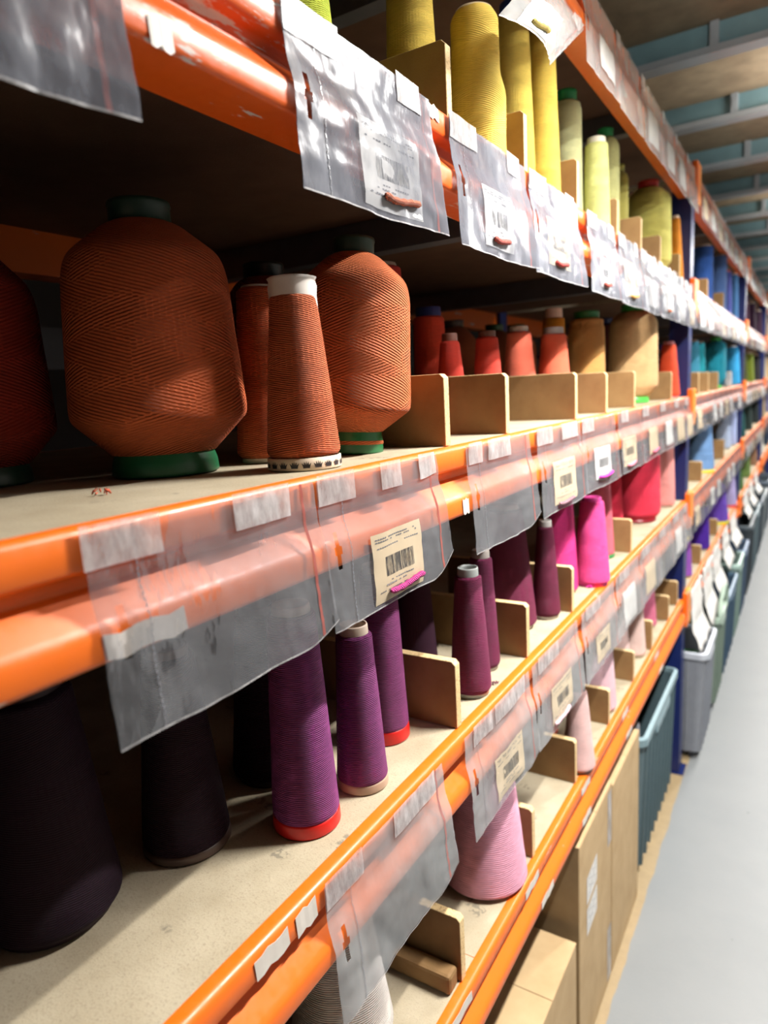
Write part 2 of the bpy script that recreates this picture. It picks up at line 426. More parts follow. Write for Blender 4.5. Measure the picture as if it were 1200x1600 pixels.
# ------------------------------------------------------------------ dividers
def divider(y, z, L, h=0.108, th=0.016, x1=-0.008, label='', lean=0.0):
    V, F = box_vf(-L, 0, 0, th, 0, h)
    # softened top front corner
    V = [(-L,0,0),(0,0,0),(0,0,h-0.006),(-0.006,0,h),(-L,0,h)]; V += [(x, th, zz) for x, _, zz in V]
    F = [(0,1,2,3,4),(9,8,7,6,5)]+[(i,(i+5),((i+1) % 5)+5,(i+1) % 5) for i in range(5)]
    o = mesh('divider', V, F, [M['mdf'], M['chip']], None, mi=[0, 0, 1, 1, 1, 1, 1])
    bm = bmesh.new(); bm.from_mesh(o.data); bmesh.ops.recalc_face_normals(bm, faces=bm.faces); bm.to_mesh(o.data); bm.free()
    bevel_mod(o, 0.0008, 1)
    o.location = (x1, y, z+0.0005); o.rotation_euler = (lean, 0, 0)
    tag(o, label, 'divider', 'chipboard dividers standing on the shelves'); return o
DIV = [
 (3, 0.934, .42, .108, 'chipboard divider between the two leftmost yellow cones'),
 (3, 1.24, .40, .108, 'chipboard divider right of the stepped yellow cone on the upper shelf'),
 (3, 1.565, .38, .108, 'chipboard divider between the last deep yellow cone and the cream cones on the upper shelf'),
 (3, 1.93, .30, .100, 'chipboard divider among the pale lemon cones on the upper shelf'),
 (3, 2.225, .30, .108, 'chipboard divider left of the big bright yellow spool, the left one of its pair'),
 (3, 2.535, .30, .104, 'chipboard divider in front of the big bright yellow spool, the right one of its pair'),
 (3, 2.93, .30, .100, 'chipboard divider by the orange cone at the end of the upper shelf'),
 (2, 0.891, .19, .104, 'chipboard divider with rough crumbly front edge, beside the large terracotta spool'),
 (2, 1.127, .40, .104, 'wide brown chipboard divider in front of the coral cones, nearest the rough edged one'),
 (2, 1.545, .38, .104, 'olive brown chipboard divider in front of the bright coral cone with grey tube'),
 (2, 1.82, .36, .104, 'small chipboard divider in front of the tan spool with green cap'),
 (2, 2.155, .34, .106, 'chipboard divider touching the left side of the peach spool'),
 (2, 2.80, .30, .104, 'chipboard divider between the peach spool and the red orange cone'),
 (1, 0.893, .36, .110, 'chipboard divider right of the purple cone with a red base on the second shelf'),
 (1, 1.209, .34, .108, 'chipboard divider between the slim maroon cones and the big maroon cone'),
 (1, 1.510, .32, .108, 'chipboard divider left of the bright pink cones'),
 (1, 2.13, .30, .104, 'chipboard divider left of the big crimson spool'),
 (0, 0.875, .34, .118, 'worn dark chipboard divider with broken front corner, left of the big dusty pink cone'),
 (0, 1.22, .10, .110, 'slim chipboard divider right of the big dusty pink cone'),
 (0, 1.527, .34, .112, 'chipboard divider left of the pale pink cone with dark tube'),
 (0, 1.859, .32, .106, 'chipboard divider in front of the pale pink cone pair on the lowest shelf'),
 (0, 2.184, .30, .102, 'chipboard divider between the pale pink cones and the cream pink cones'),
 (0, 2.489, .30, .108, 'narrow chipboard divider left of the rose cone on the lowest shelf'),
 (0, 2.834, .30, .102, 'chipboard divider right of the rose cone on the lowest shelf'),
 (0, 3.05, .26, .106, 'last chipboard divider before the upright on the lowest shelf'),
 (3, 3.78, .24, .10, 'chipboard divider left of the blue cones in the second bay'),
 (3, 4.50, .24, .10, 'chipboard divider under the pale blue cone in the second bay'),
 (2, 3.55, .24, .10, 'leftmost chipboard divider under the turquoise cones'),
 (2, 3.915, .24, .10, 'middle chipboard divider under the turquoise cones'),
 (2, 4.35, .24, .10, 'rightmost chipboard divider under the turquoise cones'),
 (1, 3.75, .24, .10, 'chipboard divider left of the sky blue cones in the second bay'),
 (1, 4.80, .24, .12, 'chipboard divider right of the sky blue cones in the second bay'),
 (0, 3.80, .22, .10, 'chipboard divider right of the small violet cone'),
 (0, 4.55, .22, .10, 'chipboard divider between the deep violet cones'),
]
for t, y, L, h, lb in DIV: divider(y, TIER[t], L, h, label=lb)
lo_ = box('wood_block', -0.36, -0.012, 0.874-0.035, 0.870, 0, 0.035, M['mdf'], None, 0.006, loc=(0, 0, T0+0.0005))
tag(lo_, 'rounded offcut batten lying against the worn divider on the lowest shelf', 'wood block')

# ------------------------------------------------------------------ thread cones and spools
GREY = (168, 166, 160)
def finish(e, label, group=None):
    tag(e, label, 'thread cone', group); return e
def cone(x, y, z, H, rb, rt, rgb, tube=(214, 200, 180), label='', base=None, base_h=0.006, seg=56, n=24, m=430, wob=0.0006,
         tube_h=0.014, group=None, lean=(0, 0), cap=None, crowns=False, ragged=False, depth=0.0010):
    """cross-wound cone on a hollow tapered tube"""
    e = empty('thread_cone', (x, y, z+0.0006), (lean[0], lean[1], random.uniform(0, 6)))
    Ht = H-tube_h
    b0 = base_h
    prof = subdiv(rounded([(rb*0.88, b0), (rb, b0+0.006), (rt+(rb-rt)*0.02, Ht-0.003), (rt*0.84, Ht)], 0.006))
    lathe('winding', prof, TH(rgb, n, m, depth), e, seg, wob=wob, seed=y*7)
    to = rt*(0.88 if ragged else 0.82); bi = rb*0.86
    prof = [(bi, 0.0), (bi, b0), (to, Ht-0.002), (to*0.97, H-0.002), (to*0.93, H), (to*0.86, H), (to*0.84, H-0.004), (to*0.82, Ht-0.03), (0.0005, Ht-0.03)]
    if cap: 
        prof = [(bi, 0.0), (bi, b0), (to, Ht-0.002), (to, H-0.001), (to*0.96, H), (0.0005, H)]
    if ragged:
        prof = [(bi, 0.0), (bi, b0), (to*1.12, Ht-0.002), (to*1.16, Ht+0.008), (to*1.10, H-0.004), (to*1.18, H-0.001), (to*1.02, H), (to*0.9, H-0.002), (to*0.86, Ht-0.02), (0.0005, Ht-0.02)]
    lathe('cap' if cap else 'tube', prof, PL(cap or tube, 0.6), e, 40, wob=0.0016 if ragged else 0, seed=3)
    if base:
        lathe('base_ring', rounded([(rb*0.99, 0), (rb*1.02, 0.002), (rb*1.0, base_h+0.004), (rb*0.90, base_h+0.006)], 0.002, 2), PL(base, 0.35), e, 56)
    if crowns:
        band = lathe('base_band', [(rb*0.995, 0.0), (rb*1.005, 0.001), (rb*1.0, 0.0135), (rb*0.96, 0.014)], PL((224, 206, 180), 0.6), e, 64)
        V, F = [], []
        cr = [(-1, -1), (1, -1), (1.05, -.55), (1.45, .55), (.72, -.05), (.62, 1.0), (.2, .0), (0, 1.2), (-.2, .0), (-.62, 1.0), (-.72, -.05), (-1.45, .55), (-1.05, -.55)]
        for q in range(20):
            a0 = 2*pi*q/20; s = 0.0040; i0 = len(V); R_ = rb*1.004+0.0004
            for (cx, cz) in cr:
                a = a0+cx*s/R_*0.95; V.append((R_*cos(a), R_*sin(a), 0.0068+cz*s*0.95))
            F.append(tuple(range(i0, i0+len(cr))))
        mesh('crown_print', V, F, M['ink'], band)
    return finish(e, label, group)
def spool(x, y, z, H, R_, rgb, capc, label, body_bot=None, r_cap=None, n=46, m=260, seg=72, lean=0, Rtop=None, base=None, base_r=None, shoulder=0.06, rt_in=None, foot=0.022,
          bev=0.035, group=None, depth=0.0016, ring=False):
    """big parallel-wound package: shoulder, straight body, tapering foot, plastic cap and base"""
    e = empty('thread_spool', (x, y, z+0.0006), (lean, 0, random.uniform(0, 6)))
    Rt = Rtop or R_*0.94; rc = r_cap or R_*0.33; br = base_r or R_*0.62
    ch = H*0.07
    prof = [(br*0.97, foot), (R_*0.99, foot+bev), (R_, foot+bev+0.012), (Rt, H-ch-shoulder), (Rt*0.93, H-ch-shoulder*0.62), (rc*1.35, H-ch-0.006), (rc*0.95, H-ch)]
    lathe('winding', subdiv(rounded(prof, 0.016, 5)), TH(rgb, n, m, depth), e, seg, wob=0.0006, seed=y*3)
    lathe('cap', [(rc*0.6, H-ch-0.01), (rc, H-ch-0.008), (rc, H-0.006), (rc*1.03, H-0.004), (rc*1.0, H), (rc*0.8, H), (rc*0.74, H-0.008), (0.0005, H-0.008)], PL(capc, 0.4), e, 48)
    b = lathe('base_ring', rounded([(br*0.9, 0), (br*1.0, 0.001), (br*0.98, foot*0.6), (br*0.9, foot+0.004)], 0.003, 3), PL(base or capc, 0.35), e, 56)
    if ring: lathe('thread_band', [(br*0.985, foot*0.42), (br*1.005, foot*0.5), (br*0.985, foot*0.6)], TH(rgb), b, 48)
    return finish(e, label, group)

random.seed(4)
TC = (206, 100, 56)
# middle shelf, nearest bay: terracotta
spool(-0.215, 0.555, T2, 0.306, 0.101, TC, (36, 66, 52), 'huge terracotta spool with dark green cap at the left of the middle shelf', base=(30, 100, 62), base_r=0.062, r_cap=0.034, seg=96, foot=0.026, bev=0.04, Rtop=0.091)
spool(-0.37, 0.42, T2, 0.28, 0.085, (150, 44, 30), (36, 66, 52), 'dark red spool in shadow at the left edge of the middle shelf', r_cap=0.034)
spool(-0.285, 0.84, T2, 0.285, 0.075, (150, 60, 40), (30, 40, 36), 'shadowed brown spool with blackish cap behind the two terracotta cones', r_cap=0.031)
cone(-0.172, 0.695, T2, 0.225, 0.044, 0.027, TC, label='terracotta cone standing behind the crown banded cone, its top rim white', tube_h=0.003, n=16, m=420)
cone(-0.061, 0.627, T2, 0.214, 0.043, 0.0265, (210, 106, 62), tube=(232, 222, 212), label='terracotta cone with ragged white top and a base band printed with small black crowns', ragged=True, crowns=True, base_h=0.013, tube_h=0.019, seg=72, n=16, m=420, depth=0.0016)
spool(-0.110, 0.800, T2, 0.290, 0.081, (208, 110, 62), (38, 70, 54), 'large terracotta spool with green cap and green banded base, right of the crown banded cone', base=(34, 104, 60), base_r=0.043, r_cap=0.028, seg=96, foot=0.03, bev=0.03, ring=True, Rtop=0.078, lean=0.065)
cone(-0.20, 1.045, T2, 0.30, 0.050, 0.036, (222, 62, 56), label='tall coral red cone half hidden behind the large terracotta spool', tube_h=0.006)
cone(-0.22, 1.255, T2, 0.245, 0.036, 0.031, (216, 70, 44), cap=(30, 48, 110), label='straight orange red bobbin with navy blue cap behind the dividers', tube_h=0.018)
cone(-0.14, 1.185, T2, 0.184, 0.034, 0.018, (206, 58, 42), tube=(110, 66, 52), label='short dark coral cone with brown patterned tube top behind the dividers', tube_h=0.014)
spool(-0.42, 1.78, T2, 0.27, 0.075, (160, 84, 48), (60, 44, 40), 'brown spool deep in the middle shelf behind the coral cones, the left one', r_cap=0.03)
cone(-0.13, 1.338, T2, 0.195, 0.036, 0.022, (222, 74, 58), tube=(120, 86, 74), label='coral cone with dull grey brown tube, third of the short coral cones', tube_h=0.012)
spool(-0.42, 2.08, T2, 0.275, 0.07, (150, 80, 46), (28, 74, 44), 'brown spool with green cap deep in the middle shelf', r_cap=0.028)
spool(-0.42, 2.27, T2, 0.285, 0.07, (168, 92, 50), (28, 74, 44), 'ochre brown spool with green cap, right of the deeper brown one', r_cap=0.028)
cone(-0.165, 1.615, T2, 0.222, 0.048, 0.028, (246, 122, 96), tube=(206, 200, 190), label='salmon coral cone with off-white tube behind the wide divider', tube_h=0.013)
cone(-0.17, 1.90, T2, 0.285, 0.036, 0.029, (216, 146, 34), tube=(236, 212, 190), label='tall mustard cone with cream tube, behind the bright coral cone', tube_h=0.026)
cone(-0.110, 1.711, T2, 0.219, 0.047, 0.030, (250, 118, 86), tube=(170, 166, 160), label='bright coral cone with grey tube above the olive divider', tube_h=0.016)
spool(-0.127, 2.07, T2, 0.284, 0.054, (226, 168, 98), (40, 120, 60), 'tan spool with green cap left of the peach spool', r_cap=0.036, shoulder=0.03)
spool(-0.24, 2.72, T2, 0.315, 0.05, (100, 40, 34), (26, 40, 96), 'dark maroon spool with navy cap between the tan and peach spools', r_cap=0.034, shoulder=0.03)
spool(-0.092, 2.53, T2, 0.335, 0.084, (250, 204, 146), (70, 190, 84), 'large peach spool with light green cap and base on the middle shelf', r_cap=0.04, base=(84, 190, 80), base_r=0.055, shoulder=0.04)
spool(-0.15, 2.98, T2, 0.31, 0.055, (240, 130, 52), (30, 60, 150), 'orange spool with blue cap right behind the peach spool', r_cap=0.034, shoulder=0.03)
cone(-0.055, 3.02, T2, 0.225, 0.046, 0.026, (240, 84, 44), tube=(226, 150, 160), label='red orange cone beside the navy upright on the middle shelf', tube_h=0.012)
# upper shelf: yellows
cone(-0.12, 0.735, T3, 0.27, 0.055, 0.04, (196, 214, 70), label='lime green cone cut by the top of the picture', tube_h=0.012)
cone(-0.13, 1.063, T3, 0.32, 0.046, 0.034, (228, 200, 90), label='yellow cone behind the leftmost divider, its top above the picture', tube_h=0.012)
cone(-0.26, 1.13, T3, 0.20, 0.045, 0.035, (196, 156, 50), label='dim mustard cone peeking out behind the leftmost upper divider', tube_h=0.004)
def stepped(x, y, z, H, rb, rt, rgb, label, cap=None):
    e = empty('thread_cone', (x, y, z+0.0006))
    prof = subdiv(rounded([(rb*0.8, 0.004), (rb, 0.014), (rb*1.0, H*0.50), (rt*1.04, H*0.62), (rt, H-0.014), (rt*0.8, H-0.002)], 0.012, 4))
    lathe('winding', prof, TH(rgb, 22, 300, 0.0006), e, 64, wob=0.0014, seed=y)
    lathe('tube', [(rb*0.6, 0), (rb*0.6, 0.004), (rt*0.82, H-0.006), (rt*0.78, H), (rt*0.7, H-0.01), (0.0005, H-0.01)], PL(cap or (220, 206, 170), 0.6), e, 40)
    return finish(e, label)
stepped(-0.072, 1.183, T3, 0.258, 0.050, 0.040, (232, 202, 92), 'stout yellow cone with a stepped waist, nearest of the three deep yellow ones')
cone(-0.10, 1.44, T3, 0.382, 0.043, 0.031, (234, 206, 96), cap=(40, 84, 190), label='tall yellow cone with blue cap, middle of the three deep yellow ones', tube_h=0.02, wob=0.0012)
cone(-0.069, 1.523, T3, 0.375, 0.038, 0.027, (234, 204, 92), cap=(40, 84, 190), label='slim yellow cone with blue cap, right one of the three deep yellow ones', tube_h=0.02, wob=0.001)
spool(-0.115, 1.845, T3, 0.352, 0.040, (238, 238, 176), (40, 160, 90), 'tall cream spool with green cap right of the deep yellow cones', r_cap=0.026, shoulder=0.02, bev=0.01)
cone(-0.05, 1.885, T3, 0.240, 0.035, 0.028, (234, 238, 150), tube=(196, 190, 170), label='pale lemon cone with grey tube in front of the cream spool', tube_h=0.014)
spool(-0.10, 2.175, T3, 0.352, 0.042, (236, 236, 160), (50, 176, 100), 'pale lemon spool with bright green cap behind the lemon cone', r_cap=0.022, shoulder=0.03, bev=0.01)
spool(-0.12, 2.42, T3, 0.315, 0.034, (236, 226, 120), (200, 196, 90), 'small straw yellow spool between the lemon ones and the bright yellow one', r_cap=0.02, shoulder=0.02, bev=0.01)
spool(-0.10, 2.80, T3, 0.345, 0.084, (252, 242, 130), (222, 50, 40), 'big bright yellow spool with red cap on the upper shelf', r_cap=0.036, base=(190, 170, 40), base_r=0.055, shoulder=0.05)
cone(-0.05, 3.085, T3, 0.268, 0.036, 0.018, (250, 156, 40), tube=(240, 220, 200), label='orange cone beside the upright at the end of the upper shelf', tube_h=0.01)
# second shelf: plum and pinks
DP = (84, 30, 74)
cone(-0.225, 0.35, T1, 0.26, 0.070, 0.045, (36, 12, 32), tube=(60, 44, 50), label='plum cone darkened for the deep shadow at the left of the second shelf', tube_h=0.01)  # these dark plum cones have the shelf's shade put into their colour
cone(-0.185, 0.500, T1, 0.25, 0.052, 0.03, (38, 14, 33), tube=(120, 100, 90), label='plum cone with patterned foot, darkened for the shadow of the second shelf', base=(90, 70, 62), tube_h=0.01)
cone(-0.36, 0.84, T1, 0.25, 0.05, 0.03, (38, 13, 32), label='plum cone darkened for shade at the back behind the purple cone with red base', tube_h=0.01)
cone(-0.195, 0.665, T1, 0.25, 0.052, 0.03, (40, 14, 34), tube=(70, 50, 56), label='darkened plum cone added to join the shadows behind the tall red based plum cone', tube_h=0.01)  # added cone, placed so its shadow closes a lit gap on the deck
cone(-0.076, 0.598, T1, 0.285, 0.042, 0.029, (132, 58, 118), label='tall plum cone with red base ring, front left of the second shelf', base=(214, 30, 26), base_h=0.013, n=4, m=420, tube_h=0.01, seg=72, depth=0.0009)
cone(-0.060, 0.702, T1, 0.228, 0.035, 0.024, (128, 56, 112), tube=(226, 206, 184), label='plum cone with open cream tube, between the two red based cones', base=(176, 150, 128), base_h=0.008, n=6, m=420, tube_h=0.012, seg=72, depth=0.0009)
cone(-0.100, 0.828, T1, 0.275, 0.037, 0.027, (126, 54, 106), label='plum cone with red base left of the divider', base=(206, 32, 28), base_h=0.016, n=5, m=400, tube_h=0.01)
cone(-0.17, 1.055, T1, 0.27, 0.042, 0.026, (66, 22, 50), label='very dark maroon cone behind the front divider of the second shelf', tube_h=0.01)
cone(-0.044, 1.026, T1, 0.226, 0.036, 0.0225, (120, 38, 76), tube=(170, 176, 172), label='maroon cone with worn grey tube rim, front one of the slim pair', n=8, m=360, tube_h=0.014, seg=72, wob=0.0012)
cone(-0.068, 1.135, T1, 0.230, 0.032, 0.0205, (112, 36, 72), tube=(176, 168, 160), label='maroon cone with grey tube, rear one of the slim pair', n=8, m=360, tube_h=0.014)
cone(-0.118, 1.372, T1, 0.275, 0.070, 0.042, (112, 34, 66), label='big maroon cone with smooth winding behind the second divider', n=8, m=300, tube_h=0.01)
cone(-0.055, 1.464, T1, 0.225, 0.033, 0.018, (110, 34, 64), tube=(186, 182, 176), label='thin maroon cone with pale tube, right of the big maroon cone', tube_h=0.014)
cone(-0.085, 1.665, T1, 0.285, 0.046, 0.030, (248, 66, 150), label='magenta pink cone, left and taller one of the bright pink pair', tube_h=0.008)
cone(-0.030, 1.762, T1, 0.232, 0.047, 0.030, (255, 84, 160), label='hot pink cone, front and right one of the bright pink pair', tube_h=0.01, tube=(240, 80, 170))
cone(-0.20, 1.99, T1, 0.225, 0.04, 0.024, (240, 74, 160), label='magenta cone peeking out behind the bright pink pair', tube_h=0.01)
cone(-0.09, 2.06, T1, 0.245, 0.048, 0.034, (236, 112, 130), label='dusty pink cone right of the bright pink pair', base=(40, 130, 70), tube_h=0.01)
cone(-0.14, 2.40, T1, 0.25, 0.05, 0.036, (232, 48, 80), label='crimson cone behind the divider left of the big crimson spool', tube_h=0.008)
spool(-0.10, 2.66, T1, 0.285, 0.084, (244, 60, 88), (200, 40, 60), 'big crimson spool on the second shelf', r_cap=0.03, base=(140, 24, 40), base_r=0.07, shoulder=0.02, foot=0.012, bev=0.02)
cone(-0.07, 2.985, T1, 0.275, 0.056, 0.046, (250, 164, 158), label='salmon pink cone by the upright at the end of the second shelf', tube_h=0.008)
# lowest shelf: white and pale pinks
cone(-0.137, 0.715, T0, 0.232, 0.080, 0.05, (226, 220, 214), label='big off-white cone under the milky bag at the bottom of the picture', n=6, m=300, tube_h=0.01, seg=72)
cone(-0.078, 1.131, T0, 0.300, 0.086, 0.056, (240, 172, 196), label='big dusty pink cone at the front of the lowest shelf', n=4, m=260, tube_h=0.01, seg=72, base_h=0.003)
cone(-0.022, 1.603, T0, 0.222, 0.042, 0.021, (246, 204, 200), tube=(90, 84, 84), label='pale pink cone with dark grey tube beside the front beam', tube_h=0.01)
cone(-0.15, 1.73, T0, 0.20, 0.034, 0.024, (240, 120, 104), label='coral cone half hidden behind the pale pink cone with dark tube', tube_h=0.01)
cone(-0.065, 1.955, T0, 0.30, 0.056, 0.036, (244, 202, 212), label='pale pink cone with cut shadow, front one right of the corner divider', tube_h=0.01)
cone(-0.195, 2.00, T0, 0.29, 0.05, 0.034, (240, 196, 208), label='pale pink cone, rear one right of the corner divider', tube_h=0.01)
cone(-0.095, 2.285, T0, 0.28, 0.056, 0.034, (248, 214, 208), label='cream pink cone left of the slimmer cream pink one', tube_h=0.01)
cone(-0.055, 2.42, T0, 0.275, 0.040, 0.022, (248, 216, 206), label='slim cream pink cone in front of the narrow divider', tube_h=0.01)
cone(-0.08, 2.74, T0, 0.26, 0.044, 0.026, (226, 122, 156), label='rose pink cone near the end of the lowest shelf', tube_h=0.01)
# second bay
cone(-0.08, 4.155, T3, 0.315, 0.056, 0.05, (52, 96, 176), label='deep blue straight cone, leftmost in the second bay of the upper shelf', tube_h=0.008)
cone(-0.06, 4.705, T3, 0.34, 0.05, 0.044, (104, 142, 212), label='periwinkle blue cone in the second bay of the upper shelf', tube_h=0.008)
cone(-0.07, 5.20, T3, 0.31, 0.045, 0.035, (96, 110, 214), tube=(230, 110, 130), label='violet blue cone with pink tube in the second bay of the upper shelf', tube_h=0.012)
cone(-0.06, 5.50, T3, 0.32, 0.05, 0.042, (66, 122, 180), label='steel blue cone in the second bay of the upper shelf', tube_h=0.008)
cone(-0.08, 5.75, T3, 0.32, 0.05, 0.042, (26, 50, 110), label='navy cone before the second upright on the upper shelf', tube_h=0.008)
cone(-0.10, 4.00, T2, 0.27, 0.045, 0.032, (60, 140, 170), label='dull teal cone, leftmost above the triple dividers', tube_h=0.008)
cone(-0.10, 4.24, T2, 0.27, 0.045, 0.03, (36, 160, 176), label='teal cone, second above the triple dividers', tube_h=0.008)
spool(-0.07, 4.76, T2, 0.31, 0.064, (40, 168, 196), (70, 190, 90), 'turquoise spool with green cap and base in the second bay', r_cap=0.03, shoulder=0.03)
cone(-0.06, 5.66, T2, 0.285, 0.066, 0.046, (44, 160, 220), label='sky blue cone right of the turquoise spool', tube_h=0.008)
cone(-0.02, 5.06, T2, 0.10, 0.022, 0.02, (230, 232, 236), label='short white bobbin in front of the sky blue cone', tube_h=0.008)
cone(-0.06, 3.42, T2, 0.20, 0.03, 0.022, (130, 160, 220), label='pale blue cone right beside the first upright on the middle shelf', base=(230, 200, 60), tube_h=0.008)
cone(-0.06, 4.13, T1, 0.27, 0.070, 0.05, (122, 164, 216), label='sky blue cone with yellow base in the second bay, left one', base=(226, 206, 70), base_h=0.012, tube_h=0.008)
cone(-0.14, 4.55, T1, 0.27, 0.06, 0.045, (110, 156, 212), label='sky blue cone in the second bay, right one behind', tube_h=0.008)
cone(-0.08, 5.46, T1, 0.26, 0.055, 0.04, (186, 206, 238), label='ice blue cone in the second bay of the second shelf', tube_h=0.008)
cone(-0.06, 5.74, T1, 0.27, 0.05, 0.042, (176, 192, 236), label='pale lavender blue cone before the second upright', tube_h=0.008)
cone(-0.05, 3.53, T0, 0.20, 0.038, 0.026, (150, 84, 186), cap=(240, 214, 110), label='small violet cone with yellow cap beside the first upright', tube_h=0.016)
cone(-0.06, 4.15, T0, 0.26, 0.056, 0.044, (76, 34, 160), label='deep violet cone in the second bay, left one', tube_h=0.008)
cone(-0.06, 4.95, T0, 0.27, 0.080, 0.05, (112, 76, 196), label='large purple cone with yellow base ring in the second bay', base=(224, 214, 60), base_h=0.016, tube_h=0.016, tube=(160, 120, 230))
cone(-0.04, 5.60, T0, 0.28, 0.055, 0.032, (190, 180, 232), label='lavender cone with red base ring in the second bay', base=(214, 60, 60), base_h=0.014, tube_h=0.008)
# third and fourth bays: small in the picture
FAR = {3: [(66, 30, 60), (60, 26, 60), (50, 24, 50), (214, 176, 130), (236, 230, 214)], 2: [(70, 76, 40), (140, 160, 50), (30, 30, 34), (228, 220, 200), (210, 170, 110)],
       1: [(20, 80, 80), (44, 64, 60), (30, 40, 40), (200, 176, 130), (120, 120, 160)], 0: [(80, 120, 60), (120, 150, 80), (160, 120, 90), (240, 240, 232), (40, 60, 80)]}
CN = {(66, 30, 60): 'dark aubergine', (60, 26, 60): 'blackish purple', (50, 24, 50): 'blackish plum', (214, 176, 130): 'sand', (236, 230, 214): 'ivory', (70, 76, 40): 'dark olive',
      (140, 160, 50): 'olive green', (30, 30, 34): 'black', (228, 220, 200): 'cream', (210, 170, 110): 'beige', (20, 80, 80): 'dark teal', (44, 64, 60): 'bottle green',
      (30, 40, 40): 'green black', (200, 176, 130): 'straw', (120, 120, 160): 'grey lilac', (80, 120, 60): 'leaf green', (120, 150, 80): 'moss green', (160, 120, 90): 'brown pink', (240, 240, 232): 'white', (40, 60, 80): 'slate blue'}
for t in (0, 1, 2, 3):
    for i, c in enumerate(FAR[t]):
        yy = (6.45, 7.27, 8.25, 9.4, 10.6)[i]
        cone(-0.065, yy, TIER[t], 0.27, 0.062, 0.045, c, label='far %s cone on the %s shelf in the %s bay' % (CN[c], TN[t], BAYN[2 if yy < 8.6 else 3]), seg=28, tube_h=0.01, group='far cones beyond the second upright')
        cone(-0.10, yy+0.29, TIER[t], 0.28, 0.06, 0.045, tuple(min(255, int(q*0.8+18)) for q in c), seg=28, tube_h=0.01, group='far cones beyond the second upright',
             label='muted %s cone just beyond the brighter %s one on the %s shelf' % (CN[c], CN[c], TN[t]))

# ------------------------------------------------------------------ zip bags
def lerp_pts(P, v):
    for (a, xa), (b, xb) in zip(P, P[1:]):
        if v <= b: return xa+(xb-xa)*(v-a)/(b-a)
    return P[-1][1]
class Surf:
    quad = None; lift = 0.0
    def __init__(s, W, H, seed, amp, bulge, top=0.0105, mid=0.019, low=0.023, curl=0.0):
        s.W, s.H, s.seed, s.amp, s.bulge, s.curl = W, H, seed, amp, bulge, curl
        s.path = [(0, top), (0.28, top+0.001), (0.46, mid), (0.64, mid+0.001), (1.0, low)]
    def mid(s, u, v):
        y = s.W*u; z = -s.H*v
        w = s.amp*(0.3+0.7*v)*noise.noise(Vector((u*3.1+s.seed*9.7, v*1.3, s.seed)))
        w += s.amp*0.5*noise.noise(Vector((u*9+s.seed*3.1, v*4, 5+s.seed)))
        w += s.amp*0.55*(abs(noise.noise(Vector((u*5+v*3+s.seed, v*6-u*4, 9.0)))))
        x = lerp_pts(s.path, v)+abs(w)
        x += s.curl*(u**6)*v
        z += 0.0035*v*noise.noise(Vector((u*2.2+s.seed, 3.3, s.seed)))
        y += 0.0015*noise.noise(Vector((v*2.5, s.seed*2, 1.1)))*(2*abs(u-0.5))
        if s.lift and u > 0.8: z += s.lift*v*((u-0.8)/0.2)**2
        if s.quad:      # hung askew: the sheet spans four given corners
            TL, TR, BL, BR = (Vector(c) for c in s.quad)
            P = TL.lerp(TR, u).lerp(BL.lerp(BR, u), v)
            return P.x+abs(w)+0.02*sin(pi*u)*v, P.y, P.z
        return x, y, z
    def at(s, u, v, k=1.0, off=0.0):
        x, y, z = s.mid(u, v)
        inside = max(0.0, sin(pi*min(max((u-0.155)/0.78, 0), 1)))
        t = s.bulge*inside*(0.35+0.65*v)*min(1.0, (1-v)*7+0.02)
        return Vector((x+(t if k > 0 else 0.25*t)*k*(1 if k > 0 else 0)+(0.0006 if k > 0 else 0)+off, y, z))
def grid_patch(S, u0, u1, v0, v1, nu, nv, k=1.0, off=0.0, thick=0.0):
    V, F, UV = [], [], []
    for j in range(nv+1):
        for i in range(nu+1):
            u = u0+(u1-u0)*i/nu; v = v0+(v1-v0)*j/nv
            V.append(S.at(u, v, k, off))
    W = nu+1
    for j in range(nv):
        for i in range(nu):
            F.append((j*W+i, (j+1)*W+i, (j+1)*W+i+1, j*W+i+1))
            for (a, b) in ((i, j), (i, j+1), (i+1, j+1), (i+1, j)): UV.append((u0+(u1-u0)*a/nu, 1-(v0+(v1-v0)*b/nv)))
    return V, F, UV
rb = random.Random(11)
